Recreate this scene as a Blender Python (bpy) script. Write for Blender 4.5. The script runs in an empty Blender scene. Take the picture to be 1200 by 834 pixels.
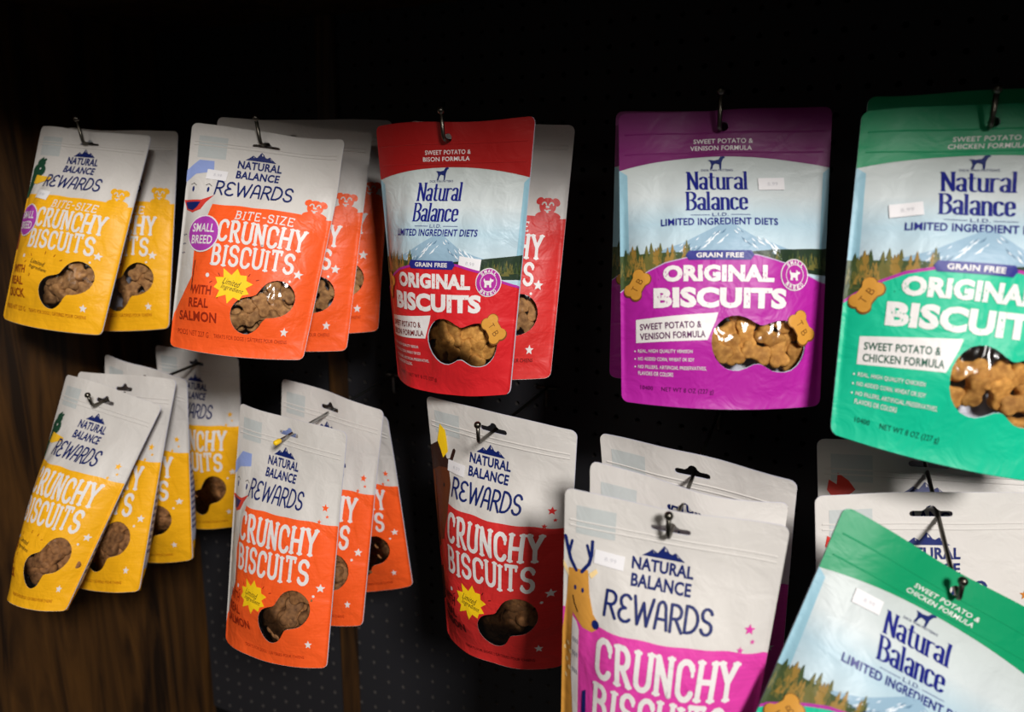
import bpy, bmesh, math, random
import numpy as np
from mathutils import Vector, Matrix, noise
from mathutils.geometry import delaunay_2d_cdt
random.seed(7)
SC = bpy.context.scene
COL = SC.collection
PI = math.pi

# ------------------------------------------------------------------ camera
cam = bpy.data.cameras.new('camera')
camo = bpy.data.objects.new('camera', cam)
COL.objects.link(camo)
RM = ((0.9048073, 0.4256735, 0.0112148), (-0.1025424, 0.1922501, 0.9759739), (-0.4132902, 0.8842183, -0.2175989))
m = Matrix.Identity(4)
for i in range(3):
    m[i][0] = RM[0][i]; m[i][1] = RM[1][i]; m[i][2] = -RM[2][i]
camo.matrix_world = m
cam.sensor_fit = 'HORIZONTAL'; cam.sensor_width = 36.0; cam.lens = 867.327 / 1200 * 36
cam.clip_start = 0.01; cam.clip_end = 50
cam.dof.use_dof = True; cam.dof.focus_distance = 0.68; cam.dof.aperture_fstop = 4.2
SC.camera = camo

# ------------------------------------------------------------------ world and lights
world = bpy.data.worlds.new('world'); SC.world = world
world.use_nodes = True
bg = world.node_tree.nodes['Background']
bg.inputs[0].default_value = (0.95, 0.9, 0.85, 1); bg.inputs[1].default_value = 0.035

def area(name, loc, target, sx, sy, power, color):
    l = bpy.data.lights.new(name, 'AREA'); l.shape = 'RECTANGLE'; l.size = sx; l.size_y = sy
    l.energy = power; l.color = color
    o = bpy.data.objects.new(name, l); COL.objects.link(o)
    o.location = loc
    o.rotation_euler = (Vector(target) - Vector(loc)).to_track_quat('-Z', 'Y').to_euler()
    return o
area('shop_light', (1.28, -1.14, 1.07), (-0.3, 0.6, -0.15), 0.46, 0.42, 82, (1.0, 0.965, 0.93))
area('aisle_light', (-0.5, -1.6, 1.1), (-0.3, 0.6, -0.15), 1.2, 0.5, 6.5, (1.0, 0.9, 0.78))
SC.view_settings.view_transform = 'Standard'; SC.view_settings.look = 'None'
SC.view_settings.exposure = 0.0; SC.view_settings.gamma = 1.0
SC.view_settings.use_curve_mapping = False

# ------------------------------------------------------------------ helpers
def srgb(r, g, b):
    f = lambda c: (c / 12.92 if c <= 0.04045 else ((c + 0.055) / 1.055) ** 2.4)
    return tuple(f(c / 255.0) for c in (r, g, b)) + (1.0,)

MATS = {}
def mat(name, col, rough=0.45, spec=0.33, metal=0.0, film=0.0, streak=0.0, coat=0.0):
    if name in MATS: return MATS[name]
    mt = bpy.data.materials.new(name); mt.use_nodes = True
    nt = mt.node_tree; b = nt.nodes['Principled BSDF']
    b.inputs['Base Color'].default_value = col
    b.inputs['Roughness'].default_value = rough; b.inputs['Metallic'].default_value = metal
    b.inputs['Specular IOR Level'].default_value = spec
    if film or streak:
        uv = nt.nodes.new('ShaderNodeUVMap'); uv.uv_map = 'art'
    if film:                                                    # crinkled laminate
        mp = nt.nodes.new('ShaderNodeMapping'); mp.inputs['Scale'].default_value = (5, 8, 1)
        nt.links.new(uv.outputs[0], mp.inputs[0])
        nz = nt.nodes.new('ShaderNodeTexNoise'); nz.inputs['Scale'].default_value = 1.4
        nz.inputs['Detail'].default_value = 3.0; nz.inputs['Distortion'].default_value = 0.6
        nt.links.new(mp.outputs[0], nz.inputs['Vector'])
        bp = nt.nodes.new('ShaderNodeBump'); bp.inputs['Strength'].default_value = film; bp.inputs['Distance'].default_value = 0.006
        nt.links.new(nz.outputs[0], bp.inputs['Height']); nt.links.new(bp.outputs[0], b.inputs['Normal'])
    if streak:                                                  # printed brush streaks in the colour field
        mp2 = nt.nodes.new('ShaderNodeMapping'); mp2.inputs['Scale'].default_value = (4, 90, 1)
        nt.links.new(uv.outputs[0], mp2.inputs[0])
        n2 = nt.nodes.new('ShaderNodeTexNoise'); n2.inputs['Scale'].default_value = 1.6; n2.inputs['Detail'].default_value = 2
        nt.links.new(mp2.outputs[0], n2.inputs['Vector'])
        mx = nt.nodes.new('ShaderNodeMix'); mx.data_type = 'RGBA'
        mx.inputs[6].default_value = tuple(c * (1 - streak) for c in col[:3]) + (1,)
        mx.inputs[7].default_value = tuple(min(1, c * (1 + streak) + 0.02 * streak) for c in col[:3]) + (1,)
        nt.links.new(n2.outputs[0], mx.inputs[0]); nt.links.new(mx.outputs[2], b.inputs['Base Color'])
    MATS[name] = mt
    return mt

def ink(name, r, g, b, **k):
    k.setdefault('film', 0.25)
    return mat(name, srgb(r, g, b), **k)

def link(name, me, parent=None):
    o = bpy.data.objects.new(name, me); COL.objects.link(o)
    if parent is not None: o.parent = parent
    return o

def tag(o, label=None, cat=None, group=None, kind=None):
    if label: o['label'] = label
    if cat: o['category'] = cat
    if group: o['group'] = group
    if kind: o['kind'] = kind
    return o

def mesh_from(name, verts, faces, mats, fm=None, smooth=True):
    me = bpy.data.meshes.new(name); me.from_pydata([tuple(v) for v in verts], [], faces)
    for mm in mats: me.materials.append(mm)
    if fm is not None: me.polygons.foreach_set('material_index', fm)
    if smooth: me.polygons.foreach_set('use_smooth', [True] * len(me.polygons))
    me.update()
    return me

def bm_obj(name, bm, mt, parent=None, smooth=True):
    me = bpy.data.meshes.new(name); bm.to_mesh(me); bm.free()
    me.materials.append(mt)
    if smooth: me.polygons.foreach_set('use_smooth', [True] * len(me.polygons))
    return link(name, me, parent)

def box_bm(x0, x1, y0, y1, z0, z1, bev=0.0):
    bm = bmesh.new()
    bmesh.ops.create_cube(bm, size=1.0)
    for v in bm.verts:
        v.co = Vector(((x0 + x1) / 2 + v.co.x * (x1 - x0), (y0 + y1) / 2 + v.co.y * (y1 - y0), (z0 + z1) / 2 + v.co.z * (z1 - z0)))
    if bev: bmesh.ops.bevel(bm, geom=bm.edges[:], offset=bev, segments=2, affect='EDGES')
    return bm

def tube(bm, pts, r, n=10, cap=True):
    pts = [Vector(p) for p in pts]
    rr = r if isinstance(r, (list, tuple)) else [r] * len(pts)
    rings = []; up = None
    for i, p in enumerate(pts):
        d = (pts[min(i + 1, len(pts) - 1)] - pts[max(i - 1, 0)]).normalized()
        if up is None: up = d.orthogonal().normalized()
        a = (up - d * up.dot(d)).normalized(); up = a; b = d.cross(a)
        rings.append([bm.verts.new(p + (a * math.cos(2 * PI * k / n) + b * math.sin(2 * PI * k / n)) * rr[i]) for k in range(n)])
    for i in range(len(rings) - 1):
        for k in range(n):
            bm.faces.new((rings[i][k], rings[i][(k + 1) % n], rings[i + 1][(k + 1) % n], rings[i + 1][k]))
    if cap:
        bm.faces.new(rings[0][::-1]); bm.faces.new(rings[-1])

# ------------------------------------------------------------------ setting
def wood_mat():
    mt = bpy.data.materials.new('dark_wood'); mt.use_nodes = True
    nt = mt.node_tree; b = nt.nodes['Principled BSDF']
    tc = nt.nodes.new('ShaderNodeTexCoord'); mp = nt.nodes.new('ShaderNodeMapping'); mp.inputs['Scale'].default_value = (14, 14, 1.3)
    nt.links.new(tc.outputs['Object'], mp.inputs[0])
    nz = nt.nodes.new('ShaderNodeTexNoise'); nz.inputs['Scale'].default_value = 2.2; nz.inputs['Detail'].default_value = 8; nz.inputs['Distortion'].default_value = 1.8
    nt.links.new(mp.outputs[0], nz.inputs['Vector'])
    cr = nt.nodes.new('ShaderNodeValToRGB')
    cr.color_ramp.elements[0].position = 0.35; cr.color_ramp.elements[0].color = srgb(30, 18, 9)
    cr.color_ramp.elements[1].position = 0.68; cr.color_ramp.elements[1].color = srgb(82, 53, 22)
    nt.links.new(nz.outputs[0], cr.inputs[0]); nt.links.new(cr.outputs[0], b.inputs['Base Color'])
    b.inputs['Roughness'].default_value = 0.45
    bp = nt.nodes.new('ShaderNodeBump'); bp.inputs['Strength'].default_value = 0.15; bp.inputs['Distance'].default_value = 0.004
    nt.links.new(nz.outputs[0], bp.inputs['Height']); nt.links.new(bp.outputs[0], b.inputs['Normal'])
    return mt
WOOD = wood_mat()
WALL = 0.8004
PEG = 0.0254; PX0, PZ0 = -0.11226, 0.1505

def pegboard():
    black = mat('black_pegboard', srgb(36, 36, 40), rough=0.55, spec=0.35)
    rim = mat('pegboard_hole_edge', srgb(70, 66, 64), rough=0.7, spec=0.2)
    i0, i1 = -32, 22; j0, j1 = -40, 6
    verts, faces, fm = [], [], []
    N = 8; r = 0.0031; dep = 0.006
    circ = [(math.cos(PI / 4 * k + PI / 8), math.sin(PI / 4 * k + PI / 8)) for k in range(N)]
    h = PEG / 2
    sq = [(h, h * 0.4142), (h * 0.4142, h), (-h * 0.4142, h), (-h, h * 0.4142), (-h, -h * 0.4142), (-h * 0.4142, -h), (h * 0.4142, -h), (h, -h * 0.4142)]
    for i in range(i0, i1 + 1):
        for j in range(j0, j1 + 1):
            cx, cz = PX0 + i * PEG, PZ0 + j * PEG
            b = len(verts)
            verts += [(cx + x, WALL, cz + z) for x, z in sq]
            verts += [(cx + x * r, WALL, cz + z * r) for x, z in circ]
            verts += [(cx + x * r, WALL + dep, cz + z * r) for x, z in circ]
            verts += [(cx + sx * h, WALL, cz + sz * h) for sx, sz in ((1, 1), (-1, 1), (-1, -1), (1, -1))]
            for k in range(N):
                k2 = (k + 1) % N
                faces.append((b + k, b + k2, b + 8 + k2, b + 8 + k)); fm.append(0)
                faces.append((b + 8 + k, b + 8 + k2, b + 16 + k2, b + 16 + k)); fm.append(1)
            for q, (a, c) in enumerate(((0, 1), (2, 3), (4, 5), (6, 7))):
                faces.append((b + a, b + 24 + q, b + c)); fm.append(0)
    me = mesh_from('wall_back', verts, faces, [black, rim], fm, smooth=False)
    o = tag(link('wall_back', me), kind='structure')
    bk = mat('pegboard_cavity', srgb(12, 11, 11), rough=0.9, spec=0.1)
    b2 = bm_obj('wall_backing', box_bm(-0.97, 0.47, WALL + 0.012, WALL + 0.03, -1.2, 0.33), bk, o, False)
    return o
pegboard()
tag(bm_obj('wall_left', box_bm(-0.978, -0.9485, 0.30, WALL + 0.03, -1.25, 0.45, 0.001), WOOD, None, False), kind='structure')
tag(bm_obj('trim_1', box_bm(-0.652, -0.622, WALL - 0.006, WALL - 0.0002, -1.2, 0.211, 0.0015), WOOD, None, False), kind='structure')
tag(bm_obj('canopy_shelf', box_bm(-0.9484, 0.50, 0.285, WALL + 0.03, 0.211, 0.24, 0.001), WOOD, None, False), kind='structure')  # overhead wooden shelf, no room ceiling; depth set to shade the upper pouch headers

# ------------------------------------------------------------------ lettering
def arc(cx, cy, rx, ry, a0, a1, n=8):
    return [(cx + rx * math.cos(math.radians(a0 + (a1 - a0) * k / n)), cy + ry * math.sin(math.radians(a0 + (a1 - a0) * k / n))) for k in range(n + 1)]
BOWL_T = [(0, 1), (.22, 1)] + arc(.22, .75, .24, .25, 90, -90) + [(0, .5)]
SL = {  # slab capitals: width, strokes, serif strokes
 'C': (.5, [arc(.25, .74, .25, .26, 15, 180) + arc(.25, .26, .25, .26, 180, 345)], [[(.5, .66), (.5, .92)]]),
 'R': (.52, [[(.04, 0), (.04, 1)], [(.04, 1), (.24, 1)] + arc(.24, .74, .22, .26, 90, -90) + [(.04, .48)], [(.24, .48), (.5, 0)]], [[(-.06, 0), (.14, 0)], [(.42, 0), (.58, 0)], [(-.06, 1), (.1, 1)]]),
 'U': (.5, [[(0, 1), (0, .25)] + arc(.25, .25, .25, .25, 180, 360) + [(.5, 1)]], [[(-.1, 1), (.1, 1)], [(.4, 1), (.6, 1)]]),
 'N': (.54, [[(.02, 0), (.02, 1), (.5, 0), (.5, 1)]], [[(-.08, 0), (.12, 0)], [(-.08, 1), (.06, 1)], [(.4, 1), (.6, 1)]]),
 'H': (.5, [[(0, 0), (0, 1)], [(.5, 0), (.5, 1)], [(0, .5), (.5, .5)]], [[(-.1, 0), (.1, 0)], [(-.1, 1), (.1, 1)], [(.4, 0), (.6, 0)], [(.4, 1), (.6, 1)]]),
 'Y': (.54, [[(0, 1), (.27, .48), (.54, 1)], [(.27, .48), (.27, 0)]], [[(-.09, 1), (.1, 1)], [(.44, 1), (.63, 1)], [(.17, 0), (.37, 0)]]),
 'B': (.48, [[(.02, 0), (.02, 1)], [(.02, 1), (.22, 1)] + arc(.22, .77, .2, .23, 90, -90) + [(.02, .54)], [(.2, .54)] + arc(.22, .27, .25, .27, 90, -90) + [(.02, 0)]], [[(-.07, 0), (.1, 0)], [(-.07, 1), (.1, 1)]]),
 'I': (.1, [[(.05, 0), (.05, 1)]], [[(-.06, 0), (.16, 0)], [(-.06, 1), (.16, 1)]]),
 'S': (.48, [arc(.24, .75, .23, .25, 20, 270) + arc(.24, .25, .24, .25, 90, -160)], [[(.46, .74), (.46, .92)], [(.01, .08), (.01, .26)]]),
 'T': (.52, [[(0, 1), (.52, 1)], [(.26, 1), (.26, 0)]], [[(0, .82), (0, 1)], [(.52, .82), (.52, 1)], [(.16, 0), (.36, 0)]]),
 'E': (.42, [[(.42, 0), (0, 0), (0, 1), (.42, 1)], [(0, .52), (.32, .52)]], [[(.42, .86), (.42, 1)], [(.42, 0), (.42, .14)]]),
 'Z': (.46, [[(0, 1), (.46, 1), (0, 0), (.46, 0)]], []),
 '-': (.24, [[(0, .48), (.24, .48)]], []),
 '.': (.05, [[(.02, .02), (.05, .02)]], []),
}
RW = {  # thin rounded capitals
 'R': (.5, [[(0, 0), (.03, 1), (.2, 1)] + arc(.22, .74, .25, .26, 85, -90) + [(.04, .48)], [(.22, .48), (.5, 0)]], []),
 'E': (.52, [arc(.3, .75, .24, .25, 30, 270) + arc(.28, .25, .28, .25, 90, 325)], []),
 'W': (.86, [[(0, 1), (.22, 0), (.43, .8), (.64, 0), (.86, 1)]], []),
 'A': (.52, [[(0, 0), (.08, .66)] + arc(.26, .7, .18, .3, 180, 0) + [(.44, .66), (.52, 0)], [(.05, .36), (.47, .36)]], []),
 'D': (.54, [[(0, 0), (.02, 1), (.12, 1)] + arc(.12, .5, .42, .5, 90, -90) + [(0, 0)]], []),
 'S': (.46, [arc(.24, .75, .21, .25, 15, 270) + arc(.23, .25, .23, .25, 90, -165)], []),
}
NB = {  # condensed heavy serif
 'N': (.42, [[(.02, 0), (.02, 1)], [(.02, 1), (.40, .02)], [(.40, 0), (.40, 1)]], [[(-.06, 0), (.1, 0)], [(.32, 1), (.48, 1)], [(-.08, 1), (.04, 1)]]),
 'B': (.40, [[(.03, 0), (.03, 1)], [(.03, 1), (.18, 1)] + arc(.18, .77, .2, .23, 90, -90) + [(.05, .54)], [(.16, .54)] + arc(.18, .27, .22, .27, 90, -90) + [(.03, 0)]], [[(-.06, 0), (.1, 0)], [(-.06, 1), (.1, 1)]]),
 'a': (.32, [arc(.15, .17, .14, .17, 0, 360), [(.3, .0), (.3, .52)], arc(.16, .52, .14, .17, 0, 165)], [[(.3, 0), (.37, 0)]]),
 't': (.25, [[(.09, .92), (.09, .16)] + arc(.2, .16, .11, .16, 180, 300)], [[(-.03, .68), (.24, .68)]]),
 'u': (.33, [[(.02, .66), (.02, .16)] + arc(.16, .16, .14, .16, 180, 330), [(.31, 0), (.31, .66)]], [[(-.05, .67), (.05, .67)], [(.24, .67), (.34, .67)], [(.31, 0), (.38, 0)]]),
 'r': (.24, [[(.03, 0), (.03, .66)], arc(.18, .5, .15, .17, 175, 60)], [[(-.05, 0), (.12, 0)], [(-.05, .67), (.05, .67)]]),
 'l': (.09, [[(.04, 0), (.04, 1)]], [[(-.05, 0), (.13, 0)], [(-.05, 1), (.06, 1)]]),
 'n': (.34, [[(.03, 0), (.03, .66)], arc(.17, .5, .14, .17, 180, 0) + [(.31, 0)]], [[(-.05, 0), (.1, 0)], [(.24, 0), (.38, 0)], [(-.05, .67), (.05, .67)]]),
 'c': (.3, [arc(.15, .5, .14, .17, 15, 180) + [(.01, .17)] + arc(.15, .17, .14, .17, 180, 345)], []),
 'e': (.3, [[(.02, .36), (.29, .36), (.29, .5)] + arc(.15, .5, .14, .17, 0, 180) + [(.01, .17)] + arc(.15, .17, .14, .17, 180, 345)], []),
}
def hull(pts):
    pts = sorted(set((round(x, 7), round(y, 7)) for x, y in pts))
    if len(pts) < 3: return pts
    def half(p):
        out = []
        for q in p:
            while len(out) > 1 and (out[-1][0] - out[-2][0]) * (q[1] - out[-2][1]) - (out[-1][1] - out[-2][1]) * (q[0] - out[-2][0]) <= 0: out.pop()
            out.append(q)
        return out
    a, b = half(pts), half(pts[::-1])
    return a[:-1] + b[:-1]

_TEXT = {}
def bfont(s, bold=0.0):
    key = (s, bold)
    if key in _TEXT: return _TEXT[key]
    cu = bpy.data.curves.new('lettering', 'FONT'); cu.body = s; cu.fill_mode = 'FRONT'; cu.offset = bold
    cu.resolution_u = 3; cu.space_character = 1.05
    o = bpy.data.objects.new('lettering', cu); COL.objects.link(o)
    bpy.context.view_layer.update()
    me = bpy.data.meshes.new_from_object(o)
    V = [(v.co.x, v.co.y) for v in me.vertices]; Fc = [tuple(p.vertices) for p in me.polygons]
    bpy.data.objects.remove(o); bpy.data.curves.remove(cu); bpy.data.meshes.remove(me)
    xs = [v[0] for v in V]; ys = [v[1] for v in V]
    x0, x1 = min(xs), max(xs); y0, y1 = min(ys), max(ys)
    V = [((x - x0) / (x1 - x0) - .5, (y - y0) / (y1 - y0) - .5) for x, y in V]
    _TEXT[key] = (V, Fc)
    return _TEXT[key]

CELL = 0.005
class Art:
    """flat artwork in metres: x across (0 in the middle), y down from the top edge as negative numbers"""
    def __init__(self, W, H):
        self.W, self.H = W, H; self.V = []; self.F = []; self.M = []; self.mats = []
        self.big = []
    def mi(self, m):
        if m not in self.mats: self.mats.append(m)
        return self.mats.index(m)
    def face(self, pts, m, layer):
        z = layer * 0.0002; hw = self.W / 2
        pts = [(max(-hw, min(hw, p[0])), p[1]) for p in pts]
        xs = [p[0] for p in pts]; ys = [p[1] for p in pts]
        if max(xs) - min(xs) > 0.006 or max(ys) - min(ys) > 0.006 or max(abs(x) for x in xs) > hw * .8:
            self.big.append((pts, self.mi(m), z)); return
        b = len(self.V); self.V += [(x, y, z) for x, y in pts]; self.F.append(tuple(range(b, b + len(pts)))); self.M.append(self.mi(m))
    def poly(self, pts, m, layer, holes=()):
        loops = [list(pts)] + [list(h) for h in holes]
        vs, es = [], []
        for l in loops:
            b = len(vs); n = len(l)
            vs += [Vector(p) for p in l]; es += [(b + k, b + (k + 1) % n) for k in range(n)]
        ov, oe, of = delaunay_2d_cdt(vs, es, [], 0, 1e-8)[:3]
        def inside(x, y, l):
            c = False
            for (x0, y0), (x1, y1) in zip(l, l[1:] + l[:1]):
                if (y0 > y) != (y1 > y) and x < (x1 - x0) * (y - y0) / (y1 - y0) + x0: c = not c
            return c
        for t in of:
            a = [(ov[i][0], ov[i][1]) for i in t]
            gx, gy = sum(p[0] for p in a) / 3, sum(p[1] for p in a) / 3
            if not inside(gx, gy, loops[0]) or any(inside(gx, gy, h) for h in loops[1:]): continue
            ar = (a[1][0] - a[0][0]) * (a[2][1] - a[0][1]) - (a[1][1] - a[0][1]) * (a[2][0] - a[0][0])
            if abs(ar) < 1e-13: continue
            self.face(a if ar > 0 else a[::-1], m, layer)
    def ell(self, cx, cy, rx, ry, m, layer, n=20, rot=0.0):
        c, s = math.cos(rot), math.sin(rot)
        self.poly([(cx + rx * math.cos(2 * PI * k / n) * c - ry * math.sin(2 * PI * k / n) * s, cy + rx * math.cos(2 * PI * k / n) * s + ry * math.sin(2 * PI * k / n) * c) for k in range(n)], m, layer)
    def ring(self, cx, cy, r0, r1, m, layer, n=24):
        for k in range(n):
            a, b = 2 * PI * k / n, 2 * PI * (k + 1) / n
            self.face([(cx + r0 * math.cos(a), cy + r0 * math.sin(a)), (cx + r1 * math.cos(a), cy + r1 * math.sin(a)), (cx + r1 * math.cos(b), cy + r1 * math.sin(b)), (cx + r0 * math.cos(b), cy + r0 * math.sin(b))], m, layer)
    def line(self, pts, w, m, layer, h=None, n=8):
        h = h or w
        pen = [(w / 2 * math.cos(2 * PI * k / n + PI / n), h / 2 * math.sin(2 * PI * k / n + PI / n)) for k in range(n)]
        for a, b in zip(pts[:-1], pts[1:]):
            self.face(hull([(a[0] + x, a[1] + y) for x, y in pen] + [(b[0] + x, b[1] + y) for x, y in pen]), m, layer)
    def star(self, cx, cy, r, m, layer, rot=0.3, n=5, inner=0.45):
        self.poly([(cx + (r if k % 2 == 0 else r * inner) * math.cos(rot + PI * k / n), cy + (r if k % 2 == 0 else r * inner) * math.sin(rot + PI * k / n)) for k in range(2 * n)], m, layer)
    def text(self, s, cx, cy, w, h, m, layer, bold=0.0, rot=0.0, shear=0.0):
        V, Fc = bfont(s, bold); c, sn = math.cos(rot), math.sin(rot)
        P = [((x * w + y * h * shear) * c - y * h * sn + cx, (x * w + y * h * shear) * sn + y * h * c + cy) for x, y in V]
        for f in Fc: self.face([P[i] for i in f], m, layer)
    def strokes(self, font, s, cx, cy, w, h, m, layer, pen, penh=None, serif=None, gap=0.16, warp=None, jit=0.0):
        penh = penh or pen; serif = serif or pen * 0.8
        tot = sum(font[c][0] for c in s) + gap * (len(s) - 1); h = h * (1 - penh); w = w - pen * h
        k = w / tot; x = cx - w / 2; rnd = random.Random(len(s) * 7 + ord(s[0]))
        for ch in s:
            gw, st, sf = font[ch]; dy = rnd.uniform(-jit, jit) * h; sh = rnd.uniform(-jit, jit)
            tr = lambda p: (x + p[0] * k + sh * (p[1] - .5) * h, cy + (p[1] - .5) * h + dy)
            for L, (pw, ph) in [(q, (pen * h, penh * h)) for q in st] + [(q, (serif * h, serif * h)) for q in sf]:
                P = []
                for a, b in zip(L[:-1], L[1:]):
                    nseg = max(1, int(math.hypot((b[0] - a[0]) * k, (b[1] - a[1]) * h) / 0.006))
                    P += [(a[0] + (b[0] - a[0]) * q / nseg, a[1] + (b[1] - a[1]) * q / nseg) for q in range(nseg)]
                P.append(L[-1])
                P = [tr(p) for p in P]
                if warp: P = [warp(p) for p in P]
                self.line(P, pw, m, layer, ph)
            x += (gw + gap) * k
    def finish(self):
        bm = bmesh.new()
        for pts, mi, z in self.big:
            try: f = bm.faces.new([bm.verts.new((x, y, z)) for x, y in pts]); f.material_index = mi
            except ValueError: pass
        nx = int(math.ceil(self.W / CELL)); ny = int(math.ceil(self.H / CELL))
        for k in range(-nx // 2, nx // 2 + 1):
            bmesh.ops.bisect_plane(bm, geom=bm.verts[:] + bm.edges[:] + bm.faces[:], dist=1e-7, plane_co=(k * CELL, 0, 0), plane_no=(1, 0, 0))
        for k in [q * s_ * self.W / 2 for q in (.955, .93, .9, .86, .975) for s_ in (-1, 1)]:
            bmesh.ops.bisect_plane(bm, geom=bm.verts[:] + bm.edges[:] + bm.faces[:], dist=1e-7, plane_co=(k, 0, 0), plane_no=(1, 0, 0))
        for k in range(1, ny + 1):
            bmesh.ops.bisect_plane(bm, geom=bm.verts[:] + bm.edges[:] + bm.faces[:], dist=1e-7, plane_co=(0, -k * CELL, 0), plane_no=(0, 1, 0))
        bm.verts.index_update()
        b = len(self.V); self.V += [tuple(v.co) for v in bm.verts]
        for f in bm.faces: self.F.append(tuple(b + v.index for v in f.verts)); self.M.append(f.material_index)
        bm.free(); self.big = []
        self.V = np.array(self.V, float)
        return self

# ------------------------------------------------------------------ printed designs
WHITE = ink('white_film', 208, 204, 199)
CREAM = ink('lettering_white', 226, 222, 220)
NAVY = ink('navy_ink', 14, 32, 98)
PATCH = ink('pale_blue_grey_patch', 186, 191, 190)
SUNY = ink('starburst_yellow', 250, 205, 25)
BLACK = ink('dark_ink', 25, 22, 22)
PINKP = ink('badge_purple', 172, 62, 172)
LILAC = ink('lilac_ink', 190, 170, 205)
STICK = mat('sticker_paper', srgb(228, 226, 228), rough=0.6)
STINK = mat('sticker_print', srgb(196, 195, 200), rough=0.6)
TAN = ink('printed_tan', 205, 145, 55); TAND = ink('printed_tan_dark', 118, 74, 26)
BACKM = ink('silver_lavender_back', 186, 186, 202, rough=0.35)
BACKT = ink('back_print_grey', 96, 100, 140)

def blob(p1, r1, p2, r2, th=1.0, n=44):
    cx, cy = (p1[0] + p2[0]) / 2, (p1[1] + p2[1]) / 2
    out = []
    for k in range(n):
        a = 2 * PI * k / n; lo = None; R_ = 0.1
        while R_ > 0.0005:
            x, y = cx + R_ * math.cos(a), cy + R_ * math.sin(a)
            f = (r1 * r1) / ((x - p1[0]) ** 2 + (y - p1[1]) ** 2 + 1e-9) + (r2 * r2) / ((x - p2[0]) ** 2 + (y - p2[1]) ** 2 + 1e-9)
            if f >= th: break
            R_ -= 0.0004
        out.append((cx + R_ * math.cos(a), cy + R_ * math.sin(a)))
    return out

def bone_rho(t, a=.6, b=.27, r=.42, hw=.6, hh=.52):
    dx, dy = math.cos(t), math.sin(t); best = min(hw / (abs(dx) + 1e-9), hh / (abs(dy) + 1e-9))
    for sx in (-1, 1):
        for sy in (-1, 1):
            p = dx * sx * a + dy * sy * b; q = p * p - (a * a + b * b - r * r)
            if q > 0 and p + math.sqrt(q) > best: best = p + math.sqrt(q)
    return best

def outline(W, H, r=0.006):
    P = []
    for cx, cy, a0 in ((W / 2 - r, -r, 0), (-W / 2 + r, -r, 90), (-W / 2 + r, -H + r, 180), (W / 2 - r, -H + r, 270)):
        P += arc(cx, cy, r, r, a0, a0 + 90, 4)
    return P

def slot(W, kind):
    if kind == 'L': return [(0.0042 * math.cos(2 * PI * k / 14), -0.014 + 0.0042 * math.sin(2 * PI * k / 14)) for k in range(14)]
    y = -0.0165; w = 0.0145; h = 0.0022
    P = arc(w - h, y, h, h, -90, 90, 4) + [(0.0062, y + h)] + arc(0, y + h, 0.0042, 0.0042, 20, 160, 5) + [(-0.0062, y + h)] + arc(-w + h, y, h, h, 90, 270, 4)
    return P

def mountains(A, cx, cy, w, h, layer):
    q = lambda *p: [(cx + x * w, cy + (y - .5) * h) for x, y in p]
    A.poly(q((-.5, 0), (-.36, .3), (-.26, .58), (-.2, .46), (-.14, .36), (-.07, .66), (0, 1), (.07, .78), (.13, .5), (.19, .42), (.27, .6), (.36, .34), (.5, 0)), NAVY, layer)
    A.poly(q((.015, .88), (.045, .74), (.075, .56), (.045, .64), (.025, .56)), WHITE, layer + 1)
    A.poly(q((-.25, .48), (-.225, .4), (-.21, .3), (-.235, .36)), WHITE, layer + 1)
    A.poly(q((.285, .5), (.32, .38), (.36, .24), (.32, .3)), WHITE, layer + 1)

def wavy(W, y0, drop, H, H_end):
    pts = []
    for k in range(29):
        u = -.5 + k / 28
        pts.append((u * W, -(y0 + drop * (u + .5) + 0.008 * math.sin(5.2 * u + 2.6) * (.5 - .5 * u) / 1 + 0.0014 * math.sin(19 * u) + 0.0012 * math.sin(31 * u + 1)) * H))
    r = .006
    return pts + arc(W / 2 - r, -H_end + r, r, r, 0, -90, 4) + arc(-W / 2 + r, -H_end + r, r, r, -90, -180, 4)

def bear(A, cx, cy, r, m, layer):
    A.ell(cx, cy, r, r * .95, m, layer); A.ell(cx - r * .95, cy + r * .55, r * .48, r * .4, m, layer, rot=.5); A.ell(cx + r * .95, cy + r * .5, r * .52, r * .4, m, layer, rot=-.6)
    A.ell(cx + r * .1, cy - r * 1.1, r * 1.5, r * .55, m, layer)
    for s in (-1, 1):
        A.line([(cx + s * r * .42 + r * .24 * math.cos(t), cy + r * .12 + r * .3 * math.sin(t)) for t in (0.1, .8, 1.57, 2.3, 3.0)], r * .16, WHITE, layer + 1)
    A.line([(cx - r * .14, cy - r * .06), (cx + r * .1, cy - r * .1)], r * .24, WHITE, layer + 1)
    A.line([(cx - r * .32, cy - r * .45), (cx - r * .12, cy - r * .55), (cx + r * .1, cy - r * .45), (cx + r * .34, cy - r * .42)], r * .12, WHITE, layer + 1)
    A.ell(cx + r * .02, cy - r * .64, r * .16, r * .12, WHITE, layer + 1, 10)

def dog(A, cx, cy, s, m, layer, terrier=False):
    if terrier:
        P = [(-.5, .25), (-.42, .45), (-.36, .2), (.1, .18), (.16, .5), (.28, .32), (.5, .28), (.46, .1), (.3, .05), (.26, -.2), (.32, -.5), (.12, -.5), (.08, -.25), (-.18, -.25), (-.16, -.5), (-.4, -.5), (-.38, -.1)]
    else:
        P = [(-.56, .2), (-.42, .22), (-.2, .18), (.1, .24), (.22, .46), (.44, .5), (.54, .4), (.4, .3), (.3, .04), (.27, -.5), (.17, -.5), (.14, -.14), (-.12, -.06), (-.24, -.22), (-.3, -.5), (-.44, -.5), (-.36, -.16), (-.42, .08)]
    A.poly([(cx + x * s, cy + y * s * .85) for x, y in P], m, layer)

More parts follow.
